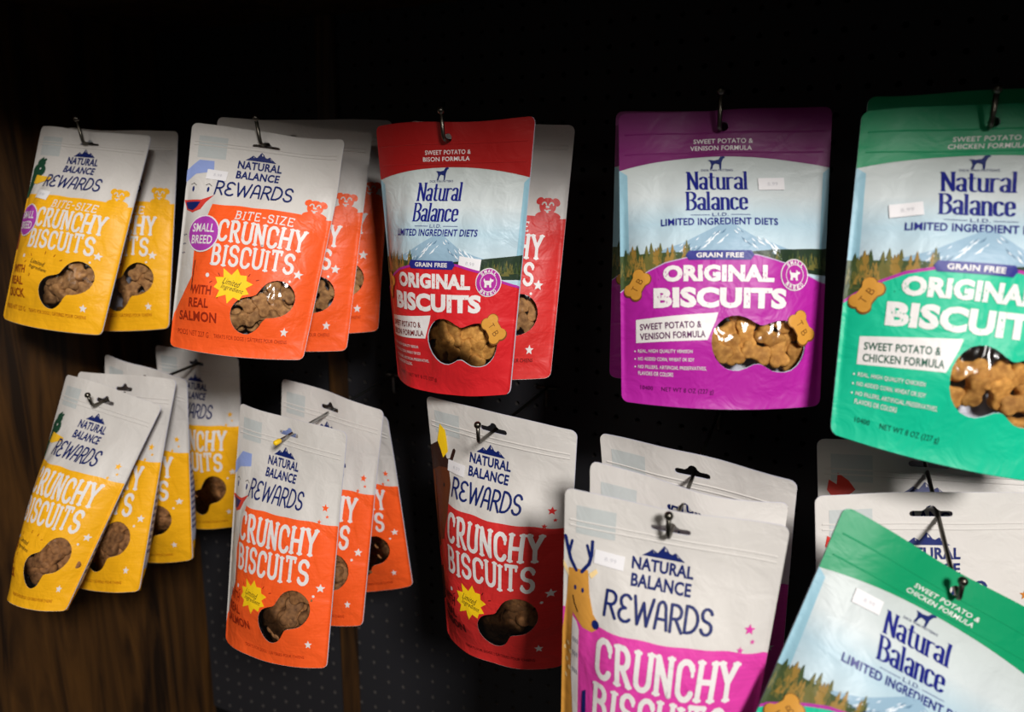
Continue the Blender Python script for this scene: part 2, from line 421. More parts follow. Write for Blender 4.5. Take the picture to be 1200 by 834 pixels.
def rewards_common(A, W, H, slot_holes, win, field, wave_top, drop, col, dark):
    A.poly(outline(W, H), WHITE, 0, holes=[slot_holes, win])
    A.poly([(-.44 * W, -.012), (-.25 * W, -.012), (-.25 * W, -.034), (-.44 * W, -.034)], PATCH, 1)
    A.poly(wavy(W * .999, wave_top, drop, H, H * .999), field, 1, holes=[win])

def starburst(A, cx, cy, rx, ry, dark, layer):
    n = 10; P = []
    for k in range(2 * n):
        a = PI * k / n + .2; q = (1.0 if k % 2 == 0 else .68) * (1.0 + .1 * math.sin(k * 2.3))
        P.append((cx + rx * q * math.cos(a), cy + ry * q * math.sin(a)))
    A.poly(P, SUNY, layer)
    A.text('Limited', cx - rx * .05, cy + ry * .17, rx * .82, ry * .36, BLACK, layer + 1, rot=-.16, shear=.3)
    A.text('Ingredient', cx + rx * .02, cy - ry * .22, rx * 1.1, ry * .36, BLACK, layer + 1, rot=-.16, shear=.3)

def ticks(A, cx, cy, W, m, layer):
    for k, (dx, dy, a) in enumerate(((-.15, .01, .6), (-.1, .06, 2.2), (.02, .085, 1.5), (.1, .075, 1.0), (.16, .05, .3), (-.09, -.075, 1.2))):
        x, y = cx + dx * W, cy + dy * W
        A.line([(x - .0014 * math.cos(a), y - .0014 * math.sin(a)), (x + .0014 * math.cos(a), y + .0014 * math.sin(a))], .0009, m, layer)

def animal(A, W, H, kind, layer, v0):
    """the illustrated animal at the left edge; v0 is the level of the head in fractions of the height"""
    sh = {'seal': -.05, 'duck': -.04}.get(kind, 0)
    X = lambda u: (u + sh) * W
    Y = lambda v: -(v + v0) * H
    q = lambda *p: [(X(u), Y(v)) for u, v in p]
    if kind == 'duck':
        g = ink('duck_green', 22, 70, 48); y = ink('beak_yellow', 240, 188, 40)
        A.ell(X(-.37), Y(.02), .075 * W, .05 * H * .75, g, layer)
        A.ell(X(-.36), Y(-.02), .045 * W, .02 * H, g, layer); A.line(q((-.39, -.03), (-.35, -.045)), .003, g, layer); A.line(q((-.35, -.03), (-.32, -.04)), .003, g, layer)
        A.poly(q((-.44, .02), (-.34, .04), (-.4, .14), (-.47, .17), (-.49, .14)), g, layer)
        A.poly(q((-.37, .045), (-.28, .05), (-.2, .055), (-.18, .07), (-.26, .08), (-.33, .095), (-.38, .09)), y, layer + 1)
        A.ell(X(-.355), Y(.01), .008 * W, .006 * H, WHITE, layer + 1, 10)
        b = ink('duck_brown', 120, 52, 26)
        A.poly(q((-.5, .3), (-.42, .31), (-.41, .4), (-.47, .44), (-.5, .45)), b, layer)
    elif kind == 'seal':
        cap = ink('cap_blue', 142, 160, 214); r = ink('mouth_red', 205, 60, 50)
        A.poly(q((-.46, .1), (-.44, .02), (-.36, -.03), (-.26, -.02), (-.23, .06), (-.21, .15), (-.24, .26), (-.3, .36), (-.29, .5), (-.36, .58), (-.44, .66), (-.5, .7), (-.5, .2)), WHITE, layer)
        A.poly(q((-.47, .075), (-.45, .02), (-.37, -.03), (-.27, -.03), (-.26, .02), (-.38, .035)), cap, layer + 1)
        for u in (-.385, -.275):
            A.ell(X(u), Y(.105), .009 * W, .013 * H, NAVY, layer + 1, 10)
            A.line(q((u - .02, .085), (u, .078), (u + .02, .088)), .0007, BLACK, layer + 1)
        A.poly(q((-.45, .155), (-.31, .155), (-.22, .13), (-.27, .165), (-.3, .2), (-.36, .215), (-.42, .2)), r, layer + 1)
        A.poly(q((-.435, .165), (-.31, .165), (-.33, .19), (-.36, .205), (-.41, .195)), NAVY, layer + 2)
        A.poly(q((-.5, .48), (-.46, .5), (-.46, .55), (-.5, .56)), cap, layer + 1)
        for v in (.31, .35, .39):
            A.line(q((-.42, v), (-.41, v + .006), (-.4, v), (-.385, v + .004)), .0007, NAVY, layer + 1)
        A.line(q((-.275, .43), (-.28, .56)), .0012, BLACK, layer + 1)
    elif kind == 'bison':
        b = ink('bison_brown', 92, 46, 24); d = ink('bison_dark', 48, 26, 20)
        A.poly(q((-.5, .05), (-.42, .0), (-.34, .03), (-.3, .12), (-.31, .24), (-.36, .34), (-.42, .36), (-.5, .42)), b, layer)
        A.poly(q((-.5, .0), (-.42, -.03), (-.36, .01), (-.33, .06), (-.42, .07), (-.5, .1)), d, layer + 1)
        A.line(q((-.36, .04), (-.31, .03), (-.29, -.01)), .004, d, layer + 1)
        A.poly(q((-.43, -.03), (-.4, -.1), (-.36, -.08), (-.34, .0), (-.38, .03)), SUNY, layer + 2)
        A.ell(X(-.36), Y(.13), .008 * W, .008 * H, BLACK, layer + 2, 10)
        A.poly(q((-.5, .5), (-.44, .47), (-.41, .55), (-.46, .62), (-.5, .64)), d, layer)
    elif kind == 'deer':
        t = ink('deer_tan', 206, 146, 62); l = ink('deer_light', 238, 208, 150)
        A.poly(q((-.47, .0), (-.37, -.01), (-.355, .06), (-.33, .11), (-.305, .125), (-.3, .145), (-.33, .16), (-.38, .158), (-.42, .14), (-.44, .13), (-.43, .3), (-.39, .55), (-.4, .75), (-.5, .75), (-.5, .2), (-.48, .1)), t, layer)
        A.poly(q((-.44, .14), (-.415, .15), (-.4, .17), (-.395, .3), (-.39, .42), (-.42, .44), (-.44, .3)), CREAM, layer + 1)
        A.poly(q((-.365, .0), (-.33, -.02), (-.32, -.01), (-.35, .012)), l, layer + 1)
        A.poly(q((-.47, .01), (-.5, -.02), (-.5, .0), (-.47, .03)), l, layer + 1)
        A.line(q((-.43, -.0), (-.46, -.03), (-.475, -.06), (-.49, -.1)), .0026, NAVY, layer + 2); A.line(q((-.47, -.045), (-.455, -.09)), .002, NAVY, layer + 2)
        A.line(q((-.4, -.0), (-.365, -.03), (-.355, -.06), (-.355, -.1)), .0026, NAVY, layer + 2); A.line(q((-.36, -.045), (-.38, -.085)), .002, NAVY, layer + 2)
        for u in (-.43, -.39): A.ell(X(u), Y(.053), .0065 * W, .0075 * H, NAVY, layer + 2, 12)
        A.ell(X(-.312), Y(.135), .02 * W, .0125 * H, NAVY, layer + 2, 14)
        A.line(q((-.44, .08), (-.43, .1), (-.41, .12)), .0008, BLACK, layer + 2)
        for u, v in ((-.46, .23), (-.445, .25), (-.465, .28), (-.45, .3), (-.47, .33), (-.48, .25)): A.ell(X(u), Y(v), .009 * W, .0065 * H, l, layer + 2, 10)
        for v in (.2, .24, .29):
            for k in range(3): A.line(q((-.43 + .012 * k, v), (-.425 + .012 * k, v + .012)), .0005, NAVY, layer + 2)
        A.poly(q((-.365, .34), (-.345, .33), (-.34, .42), (-.365, .43)), NAVY, layer + 2)
    elif kind == 'rooster':
        r = ink('comb_red', 205, 52, 40)
        A.poly(q((-.46, .0), (-.45, -.035), (-.415, -.02), (-.41, -.06), (-.36, -.035), (-.33, -.005), (-.37, .02), (-.43, .03)), r, layer)
        A.poly(q((-.46, .03), (-.37, .02), (-.3, .1), (-.28, .2), (-.33, .4), (-.5, .45), (-.5, .1)), CREAM, layer)
        A.ell(X(-.37), Y(.06), .008 * W, .007 * H, NAVY, layer + 1, 10)
        A.poly(q((-.34, .06), (-.26, .09), (-.34, .1)), SUNY, layer + 1)
        A.poly(q((-.36, .12), (-.33, .12), (-.33, .17), (-.36, .17)), r, layer + 1)

def design_rewards(small, fcol, dcol, kind, word):
    W, H = (.164, .230) if small else (.160, .245)
    A = Art(W, H); X = lambda u: u * W; Y = lambda v: -v * H
    nm = {(244, 176, 20): 'yellow', (250, 92, 34): 'orange', (206, 44, 42): 'red', (214, 62, 160): 'magenta', (196, 120, 40): 'ochre'}[fcol]
    field = mat('pouch_%s' % nm, srgb(*fcol), film=.4, streak=.13)
    dark = ink('%s_small_print' % nm, *dcol)
    if small: win = blob((X(.08), Y(.835)), .0155, (X(.275), Y(.745)), .0172)
    else: win = blob((X(.05), Y(.845)), .016, (X(.25), Y(.755)), .018)
    holes = slot(W, 'R')
    rewards_common(A, W, H, holes, win, field, .355 if small else .385, .01, fcol, dcol)
    mountains(A, X(-.02), Y(.118 if small else .146), .2 * W, .042 * H, 2)
    A.text('NATURAL', X(-.02), Y(.163 if small else .193), .285 * W, .038 * H, NAVY, 2, bold=.034)
    A.text('BALANCE', X(-.02), Y(.211 if small else .242), .28 * W, .038 * H, NAVY, 2, bold=.034)
    A.strokes(RW, 'REWARDS', X(-.02), Y(.283 if small else .318), .51 * W, (.072 if small else .078) * H, NAVY, 5, .125, gap=.15, jit=.04)
    if small:
        A.strokes(SL, 'BITE-SIZE', X(.1), Y(.405), .37 * W, .042 * H, CREAM, 3, .15, gap=.3, jit=.05)
        A.strokes(SL, 'CRUNCHY', X(.1), Y(.482), .56 * W, .105 * H, CREAM, 3, .165, serif=.1, gap=.28, jit=.05)
        A.strokes(SL, 'BISCUITS', X(.07), Y(.588), .54 * W, .1 * H, CREAM, 3, .165, serif=.1, gap=.28, jit=.05)
        bear(A, X(.385), Y(.318), .05 * W, field, 2)
        A.star(X(.37), Y(.63), .0052, CREAM, 3); A.star(X(.345), Y(.885), .0046, CREAM, 3); A.ell(X(.33), Y(.665), .0013, .0013, CREAM, 3, 8); A.ell(X(-.21), Y(.68), .0022, .0022, CREAM, 3, 10)
        A.ell(X(-.29), Y(.5), .123 * W, .083 * H, CREAM, 5, 28); A.ell(X(-.29), Y(.5), .115 * W, .077 * H, PINKP, 6, 28)
        A.text('SMALL', X(-.29), Y(.475), .17 * W, .038 * H, CREAM, 7, bold=.02); A.text('BREED', X(-.29), Y(.527), .165 * W, .038 * H, CREAM, 7, bold=.02)
        animal(A, W, H, kind, 2, .19 if kind != 'duck' else .21)
        cy = .715
        ticks(A, X(-.03), Y(cy), W, dark, 3)
        if kind == 'duck':
            A.text('Limited', X(-.06), Y(cy - .01), .12 * W, .022 * H, BLACK, 4, rot=-.16, shear=.3); A.text('Ingredient', X(-.05), Y(cy + .02), .16 * W, .022 * H, BLACK, 4, rot=-.16, shear=.3)
        else: starburst(A, X(-.03), Y(cy), .14 * W, .135 * W * .78, dark, 4)
        for k, s in enumerate(('WITH', 'REAL', word)):
            A.text(s, X(-.25 - .01 * k), Y(.745 + .056 * k), (.16 if k < 2 else .052 * len(word)) * W, .04 * H, dark, 3, bold=.03)
        A.text('POIDS NET 227 G', X(-.3), Y(.925), .26 * W, .021 * H, dark, 3); A.text('TREATS FOR DOGS | G\u00c2TERIES POUR CHIENS', X(.12), Y(.925), .5 * W, .023 * H, dark, 3)
    else:
        A.strokes(SL, 'CRUNCHY', X(.04), Y(.474), .68 * W, .122 * H, CREAM, 3, .165, serif=.1, gap=.28, jit=.05)
        A.strokes(SL, 'BISCUITS', X(.02), Y(.598), .65 * W, .115 * H, CREAM, 3, .165, serif=.1, gap=.28, jit=.05)
        A.star(X(.4), Y(.325), .0042, field, 2); A.star(X(.37), Y(.385), .0026, field, 2); A.star(X(.42), Y(.36), .002, field, 2)
        A.star(X(.42), Y(.66), .0048, CREAM, 3); A.ell(X(.38), Y(.695), .0014, .0014, CREAM, 3, 8); A.star(X(.36), Y(.9), .0044, CREAM, 3); A.ell(X(-.28), Y(.72), .002, .002, CREAM, 3, 10)
        animal(A, W, H, kind, 2, {'deer': .255, 'duck': .22, 'seal': .22, 'bison': .2, 'rooster': .17}[kind])
        cy = .74
        ticks(A, X(-.1), Y(cy), W, dark, 3)
        if kind == 'duck':
            A.text('Limited', X(-.14), Y(cy - .01), .12 * W, .02 * H, BLACK, 4, rot=-.16, shear=.3); A.text('Ingredient', X(-.13), Y(cy + .02), .16 * W, .02 * H, BLACK, 4, rot=-.16, shear=.3)
        else: starburst(A, X(-.1), Y(cy), .135 * W, .125 * W * .85, dark, 4)
        for k, s in enumerate(('WITH', 'REAL', word)):
            A.text(s, X(-.32 + .02 * (k == 2)), Y(.765 + .052 * k), (.15 if k < 2 else .048 * len(word)) * W, .038 * H, dark, 3, bold=.03)
        A.text('TREATS FOR DOGS | G\u00c2TERIES POUR CHIENS', X(.05), Y(.955), .56 * W, .02 * H, dark, 3)
    A.win = win; A.hole = holes; A.field = field; A.kind = 'R' if small else 'C'
    return A.finish()

def grad_mat(name, stops):
    if name in MATS: return MATS[name]
    mt = mat(name, stops[0][1], film=.4); nt = mt.node_tree; b = nt.nodes['Principled BSDF']
    uv = [n for n in nt.nodes if n.type == 'UVMAP'][0]
    sp = nt.nodes.new('ShaderNodeSeparateXYZ'); nt.links.new(uv.outputs[0], sp.inputs[0])
    cr = nt.nodes.new('ShaderNodeValToRGB')
    while len(cr.color_ramp.elements) < len(stops): cr.color_ramp.elements.new(0.5)
    for e, (p, c) in zip(cr.color_ramp.elements, stops): e.position = p; e.color = c
    nt.links.new(sp.outputs[1], cr.inputs[0]); nt.links.new(cr.outputs[0], b.inputs['Base Color'])
    return mt

def design_lid(name, fcol, hcol, dcol, formula):
    W, H = .182, .243
    A = Art(W, H); X = lambda u: u * W; Y = lambda v: -v * H
    rnd = random.Random(5)
    field = mat('pouch_%s' % name, srgb(*fcol), film=.4)
    head = mat('pouch_%s_header' % name, srgb(*hcol), film=.2)
    dark = ink('%s_small_print' % name, *dcol)
    sky = grad_mat('printed_sky', [(0.50, srgb(190, 208, 216)), (0.60, srgb(170, 196, 208)), (0.70, srgb(200, 208, 209)), (0.86, srgb(184, 192, 189))])
    skye = ink('printed_sky_edge', 142, 184, 200)
    win = blob((X(.05), Y(.795)), .0195, (X(.295), Y(.805)), .0185)
    win = [(x, max(y, Y(.885))) for x, y in win]
    holes = slot(W, 'L')
    A.poly(outline(W, H), sky, 0, holes=[holes, win])
    A.poly([(X(-.5), Y(.2)), (X(-.46), Y(.22)), (X(-.455), Y(.5)), (X(-.5), Y(.6))], skye, 1)
    A.poly([(X(.5), Y(.2)), (X(.5), Y(.6)), (X(.465), Y(.5)), (X(.47), Y(.22))], skye, 1)
    top = [(X(u), Y(.162 + .04 * (2 * u) ** 2)) for u in [(-10 + k) / 20 for k in range(21)]]
    r = .006
    A.poly(top + arc(W / 2 - r, -r, r, r, 0, 90, 4) + arc(-W / 2 + r, -r, r, r, 90, 180, 4), head, 1, holes=[holes])
    a, b = formula
    A.text(a, X(.0), Y(.108), .28 * W, .016 * H, CREAM, 2, bold=.012); A.text(b, X(-.01), Y(.132), .29 * W, .016 * H, CREAM, 2, bold=.012)
    dog(A, X(-.03), Y(.185), .0135, NAVY, 2)
    A.text("DICK VAN PATTEN'S", X(-.03), Y(.212), .15 * W, .008 * H, NAVY, 2)
    blue = ink('logo_blue', 16, 26, 120)
    A.strokes(NB, 'Natural', X(-.03), Y(.25), .29 * W, .068 * H, blue, 2, .175, .06, serif=.055, gap=.13)
    A.strokes(NB, 'Balance', X(-.035), Y(.324), .295 * W, .068 * H, blue, 2, .175, .06, serif=.055, gap=.13)
    A.text('L.I.D.', X(-.02), Y(.373), .075 * W, .012 * H, blue, 2)
    for s in (-1, 1): A.line([(X(-.02 + s * .05), Y(.374)), (X(-.02 + s * .14), Y(.374))], .0004, blue, 2)
    A.text('LIMITED INGREDIENT DIETS', X(-.025), Y(.397), .55 * W, .025 * H, blue, 2, bold=.022)
    # snowy peak
    mtn = ink('peak_blue', 142, 172, 192); sn = ink('peak_snow', 226, 234, 240); mtd = ink('peak_dark', 92, 124, 150)
    A.poly([(X(u), Y(v)) for u, v in ((-.36, .505), (-.2, .47), (-.1, .435), (-.02, .408), (.03, .402), (.08, .425), (.15, .455), (.26, .48), (.4, .51), (.3, .53), (-.3, .53))], mtn, 2)
    for k in range(46):
        u = rnd.uniform(-.2, .24); v = .41 + abs(u - .02) * .27 + rnd.uniform(.0, .035); l = rnd.uniform(.015, .045); d = 1 if u > .02 else -1
        A.poly([(X(u), Y(v)), (X(u + d * l * .4), Y(v + l * .22)), (X(u + d * l), Y(v + l * .62)), (X(u + d * l * .35), Y(v + l * .42))], mtd if k % 4 == 0 else sn, 3)
    # conifers
    g = [ink('conifer_dark', 34, 52, 34), ink('conifer_green', 62, 78, 42), ink('conifer_olive', 104, 100, 48), ink('conifer_gold', 150, 118, 52)]
    A.poly([(X(.12), Y(.5)), (X(.5), Y(.475)), (X(.5), Y(.565)), (X(.3), Y(.56)), (X(.1), Y(.52))], g[0], 3)
    A.poly([(X(-.5), Y(.5)), (X(-.2), Y(.5)), (X(-.2), Y(.54)), (X(-.5), Y(.64))], g[1], 3)
    def tree(u, v, h, m, ly):
        w = h * .22
        P = [(X(u), Y(v) + h)]
        for k in range(3): P += [(X(u) + w * (k + 1) / 3, Y(v) + h * (1 - (k + 1) / 3.2)), (X(u) + w * (k + .4) / 3, Y(v) + h * (1 - (k + 1) / 3.2))]
        P += [(2 * X(u) - x, y) for x, y in P[:0:-1]]
        A.poly(P, m, ly)
    for k in range(46):
        u = .10 + .4 * k / 45; tree(u, .535 + .02 * rnd.random(), rnd.uniform(.008, .017) * (0.6 + .9 * (u - .1)), g[rnd.choice((0, 0, 1, 1, 2))], 4)
    for k in range(30):
        u = -.49 + .32 * k / 29; tree(u, .575 - .12 * (u + .5) + .025 * rnd.random(), rnd.uniform(.012, .028) * (1.15 - 1.2 * (u + .5)), g[rnd.choice((1, 2, 3, 3, 2))], 4)
    lake = ink('printed_lake', 176, 206, 220)
    A.poly([(X(u), Y(v)) for u, v in ((.5, .568), (.36, .572), (.3, .567), (.24, .562), (.32, .585), (.5, .6))], lake, 5)
    # colour field
    edge = [(-.5, .625), (-.44, .595), (-.36, .56), (-.28, .535), (-.15, .515), (0, .507), (.15, .512), (.28, .535), (.38, .565), (.46, .585), (.5, .592)]
    A.poly([(X(u), Y(v)) for u, v in edge] + arc(W / 2 - r, -H + r + .0003, r, r, 0, -90, 4) + arc(-W / 2 + r, -H + r + .0003, r, r, -90, -180, 4), field, 6, holes=[win])
    trim = ink('arc_trim_purple', 172, 40, 150)
    for (u0, v0), (u1, v1) in zip(edge[:-1], edge[1:]): A.line([(X(u0), Y(v0)), (X(u1), Y(v1))], .0022 if name != 'purple' else .0008, trim if name != 'purple' else LILAC, 7)
    rib = ink('ribbon_blue', 36, 40, 128)
    A.poly([(X(u), Y(v)) for u, v in ((-.17, .497), (.12, .497), (.135, .512), (.12, .528), (-.17, .528), (-.185, .512))], rib, 8)
    A.text('GRAIN FREE', X(-.025), Y(.5125), .22 * W, .0165 * H, CREAM, 9, bold=.03)
    A.text('ORIGINAL', X(-.03), Y(.572), .52 * W, .056 * H, CREAM, 8, bold=.055)
    A.text('BISCUITS', X(-.02), Y(.652), .63 * W, .068 * H, CREAM, 8, bold=.055)
    for k in range(70):
        u = rnd.uniform(-.33, .29); v = rnd.choice((rnd.uniform(.555, .592), rnd.uniform(.63, .68)))
        A.ell(X(u), Y(v), .0003, .0009 * rnd.random() + .0003, field, 9, 6)
    cx, cy, R0 = X(.33), Y(.572), .0128
    A.ell(cx, cy, R0, R0, CREAM, 9, 28); A.ell(cx, cy, R0 * .94, R0 * .94, trim, 10, 28)
    A.ring(cx, cy, R0 * .62, R0 * .66, CREAM, 11)
    dog(A, cx, cy, R0 * .8, CREAM, 11, terrier=True)
    for s, sg in (('SMALL', 1), ('BREED', -1)):
        for k, ch in enumerate(s):
            t = (k - 2) * .36; ax = cx + R0 * .79 * math.sin(t); ay = cy + sg * R0 * .79 * math.cos(t)
            A.text(ch, ax, ay, R0 * .2, R0 * .24, CREAM, 12, bold=.03, rot=-t * sg)
    A.poly([(X(u), Y(v)) for u, v in ((-.42, .722), (-.03, .70), (-.04, .725), (-.08, .79), (-.42, .80))], CREAM, 7)
    A.text(a, X(-.255), Y(.743), .29 * W, .022 * H, dark, 8, bold=.02, rot=.04); A.text(b, X(-.245), Y(.775), .31 * W, .022 * H, dark, 8, bold=.02, rot=.04)
    meat = b.split()[0]
    for k, s in enumerate(('REAL, HIGH QUALITY ' + meat, 'NO ADDED CORN, WHEAT OR SOY', 'NO FILLERS, ARTIFICIAL PRESERVATIVES,', 'FLAVORS OR COLORS')):
        w = (.26, .27, .33, .17)[k]
        A.text(s, X(-.41 + w / 2), Y(.822 + (.025, .05, .075, .095)[k] - .02), w * W, .0125 * H, CREAM, 8, bold=.012)
        if k < 3: A.ell(X(-.425), Y(.822 + (.025, .05, .075)[k] - .02), .0007, .0007, CREAM, 8, 8)
    A.text('10400     NET WT 8 OZ (227 g)', X(-.22), Y(.945), .36 * W, .018 * H, dark, 8)
    # printed biscuits
    def bone(cx, cy, s, rot):
        P = []
        for k in range(40):
            t = 2 * PI * k / 40; q = bone_rho(t); P.append((q * math.cos(t), q * math.sin(t)))
        c, sn = math.cos(rot), math.sin(rot)
        A.poly([(cx + s * (x * c - y * sn), cy + s * (x * sn + y * c)) for x, y in P], TAND, 9)
        A.poly([(cx + s * .93 * (x * c - y * sn) - .0002, cy + s * .93 * (x * sn + y * c) + .0005) for x, y in P], TAN, 10)
        A.text('T', cx - s * .3 * c, cy - s * .3 * sn, s * .28, s * .42, TAND, 11, bold=-.01, rot=rot); A.text('B', cx + s * .3 * c, cy + s * .3 * sn, s * .28, s * .42, TAND, 11, bold=-.01, rot=rot)
    bone(X(.375), Y(.745), .0135, -1.0)
    bone(X(-.41), Y(.605), .0125, 1.0)
    A.win = win; A.hole = holes; A.field = field; A.kind = 'L'
    return A.finish()

YEL, ORA, RED, MAG = (244, 176, 20), (250, 92, 34), (206, 44, 42), (214, 62, 160)
_D = {}
def design(key):
    if key in _D: return _D[key]
    small, col, kind, word = {
        'Ry': (1, YEL, 'duck', 'DUCK'), 'Ro': (1, ORA, 'seal', 'SALMON'), 'Rr': (1, RED, 'bison', 'BISON'),
        'Cy': (0, YEL, 'duck', 'DUCK'), 'Co': (0, ORA, 'seal', 'SALMON'), 'Cr': (0, RED, 'bison', 'BISON'), 'Cm': (0, MAG, 'deer', 'VENISON'), 'Cc': (0, (196, 120, 40), 'rooster', 'CHICKEN'),
    }.get(key, (None,) * 4)
    if small is not None:
        dc = {YEL: (150, 70, 14), ORA: (150, 40, 14), RED: (78, 14, 16), MAG: (110, 20, 80), (196, 120, 40): (110, 60, 20)}[col]
        _D[key] = design_rewards(small, col, dc, kind, word)
    elif key == 'Lr': _D[key] = design_lid('crimson', (206, 34, 40), (158, 22, 22), (110, 14, 18), ('SWEET POTATO &', 'BISON FORMULA'))
    elif key == 'Lp': _D[key] = design_lid('purple', (172, 30, 152), (112, 10, 94), (84, 8, 76), ('SWEET POTATO &', 'VENISON FORMULA'))
    elif key == 'Lg': _D[key] = design_lid('green', (6, 184, 142), (4, 142, 92), (6, 84, 64), ('SWEET POTATO &', 'CHICKEN FORMULA'))
    return _D[key]

# ------------------------------------------------------------------ pouches
def sstep(a, b, t):
    t = np.clip((t - a) / (b - a), 0, 1); return t * t * (3 - 2 * t)

def film_mat():
    mt = bpy.data.materials.new('window_film'); mt.use_nodes = True; nt = mt.node_tree; nt.nodes.clear()
    out = nt.nodes.new('ShaderNodeOutputMaterial'); mx = nt.nodes.new('ShaderNodeMixShader')
    tr = nt.nodes.new('ShaderNodeBsdfTransparent'); gl = nt.nodes.new('ShaderNodeBsdfGlossy'); gl.inputs['Roughness'].default_value = 0.12
    fr = nt.nodes.new('ShaderNodeFresnel'); fr.inputs[0].default_value = 1.4
    uv = nt.nodes.new('ShaderNodeUVMap'); uv.uv_map = 'art'
    nz = nt.nodes.new('ShaderNodeTexNoise'); nz.inputs['Scale'].default_value = 14; nz.inputs['Detail'].default_value = 1
    nt.links.new(uv.outputs[0], nz.inputs['Vector'])
    bp = nt.nodes.new('ShaderNodeBump'); bp.inputs['Strength'].default_value = 0.6; bp.inputs['Distance'].default_value = 0.006
    nt.links.new(nz.outputs[0], bp.inputs['Height']); nt.links.new(bp.outputs[0], gl.inputs['Normal'])
    tr.inputs[0].default_value = (0.94, 0.94, 0.93, 1)
    nt.links.new(fr.outputs[0], mx.inputs[0]); nt.links.new(tr.outputs[0], mx.inputs[1]); nt.links.new(gl.outputs[0], mx.inputs[2])
    nt.links.new(mx.outputs[0], out.inputs[0])
    return mt
FILM = film_mat()

class Shape:
    def __init__(self, W, H, quad, T=.022, TB=.016, seed=0, hb=0.0, cl=0.0, cr=0.0, lifts=(0, 0, 0, 0), bow=0.004, wr=0.0012, be=4.5, vw=0.0, uw=0.0):
        self.W, self.H, self.q = W, H, quad; self.T, self.TB, self.hb, self.cl, self.cr, self.lifts, self.bow, self.wr = T, TB, hb, cl, cr, lifts, bow, wr; self.be, self.vw, self.uw = be, vw, uw
        r = random.Random(seed); self.ph = [r.uniform(0, 6.28) for _ in range(8)]; self.k = [r.uniform(.8, 1.2) for _ in range(8)]
    def at(self, x, y, side=-1, off=0.0):
        x = np.asarray(x, float); y = np.asarray(y, float)
        s = x / self.W + .5; t = -y / self.H; un = np.clip(np.abs(2 * x / self.W), 0, 1)
        s = s - self.uw * (1 - (2 * s - 1) ** 2) * sstep(0, .25, t)
        a = self.q; t0 = t; t = t - self.vw * 4 * t * (1 - t)
        px = (1 - t) * ((1 - s) * a[0] + s * a[2]) + t * ((1 - s) * a[6] + s * a[4])
        pz = (1 - t) * ((1 - s) * a[1] + s * a[3]) + t * ((1 - s) * a[7] + s * a[5])
        t = t0; e = np.clip(un / .955, 0, 1)
        if side < 0:
            f = sstep(.13, .5, t) * (1 - .6 * sstep(.78, 1.0, t)); lat = (1 - e ** 2.6) ** .95
            h = self.T * f * lat
        else:
            f = sstep(.16, .62, t) * (1 - .25 * sstep(.85, 1.0, t)); lat = (1 - e ** self.be)
            h = self.TB * f * lat
        ph, k = self.ph, self.k
        w = self.wr * (np.sin(48 * k[0] * x + 30 * y + ph[0]) * .6 + np.sin(75 * k[1] * y - 42 * x + ph[1]) * .5 + np.sin(110 * k[2] * x - 60 * k[3] * y + ph[2]) * .35)
        w = w * (1 - e ** 3) * (.35 + .65 * sstep(.1, .3, t))
        # soft folds running down and in from the shoulders of the filled part
        fold = .0016 * np.exp(-((2 * x / self.W - .62 - .25 * (t - .35)) / .1) ** 2) * sstep(.2, .36, t) * (1 - sstep(.45, .7, t)) + .0016 * np.exp(-((2 * x / self.W + .62 + .25 * (t - .35)) / .1) ** 2) * sstep(.2, .36, t) * (1 - sstep(.45, .7, t))
        py = -(h + w - fold + .0005) if side < 0 else h + .4 * w * f - w * (1 - f) + .0005
        # the whole sheet: header bent, side margins curled, corners lifted
        u2 = 2 * x / self.W
        py = py + self.hb * sstep(.16, 0, t) + self.cl * np.clip(-u2 - .35, 0, 1) ** 2 + self.cr * np.clip(u2 - .35, 0, 1) ** 2
        py = py + .0012 * np.sin(70 * x + ph[5]) * (1 - sstep(.0, .3, t))
        l = self.lifts
        py = py + sstep(.3, 0, t) * (l[0] * np.clip(-u2, 0, 1) ** 2 + l[1] * np.clip(u2, 0, 1) ** 2) + sstep(.75, 1, t) * (l[3] * np.clip(-u2, 0, 1) ** 2 + l[2] * np.clip(u2, 0, 1) ** 2)
        pz = pz - self.bow * sstep(.8, 1, t) * (1 - e ** 2)
        pz = pz + .0012 * np.sin(34 * k[6] * x + ph[6]) * (1 - sstep(0, .12, t))
        return np.stack([px, py, pz], -1)
    def normal(self, x, y, side=-1):
        d = 4e-4
        dx = self.at(x + d, y, side) - self.at(x - d, y, side); dy = self.at(x, y + d, side) - self.at(x, y - d, side)
        n = np.cross(dx, dy); n /= np.linalg.norm(n, axis=-1, keepdims=True) + 1e-12
        return n * (1 if side < 0 else -1)

def sheet(name, art, shp, parent, side=-1, base=0.0):
    V = art.V; P = shp.at(V[:, 0], V[:, 1], side); Nn = shp.normal(V[:, 0], V[:, 1], side)
    P = P + Nn * (V[:, 2:3] + base)
    faces = art.F if side < 0 else [f[::-1] for f in art.F]
    me = mesh_from(name, P, faces, art.mats, art.M)
    uv = me.uv_layers.new(name='art')
    li = np.empty(len(me.loops), np.int32); me.loops.foreach_get('vertex_index', li)
    U = np.stack([V[:, 0] / art.W + .5, 1 + V[:, 1] / art.H], 1)[li]
    uv.data.foreach_set('uv', U.astype(np.float32).ravel())
    me.normals_split_custom_set_from_vertices([tuple(n) for n in Nn])
    return link(name, me, parent)

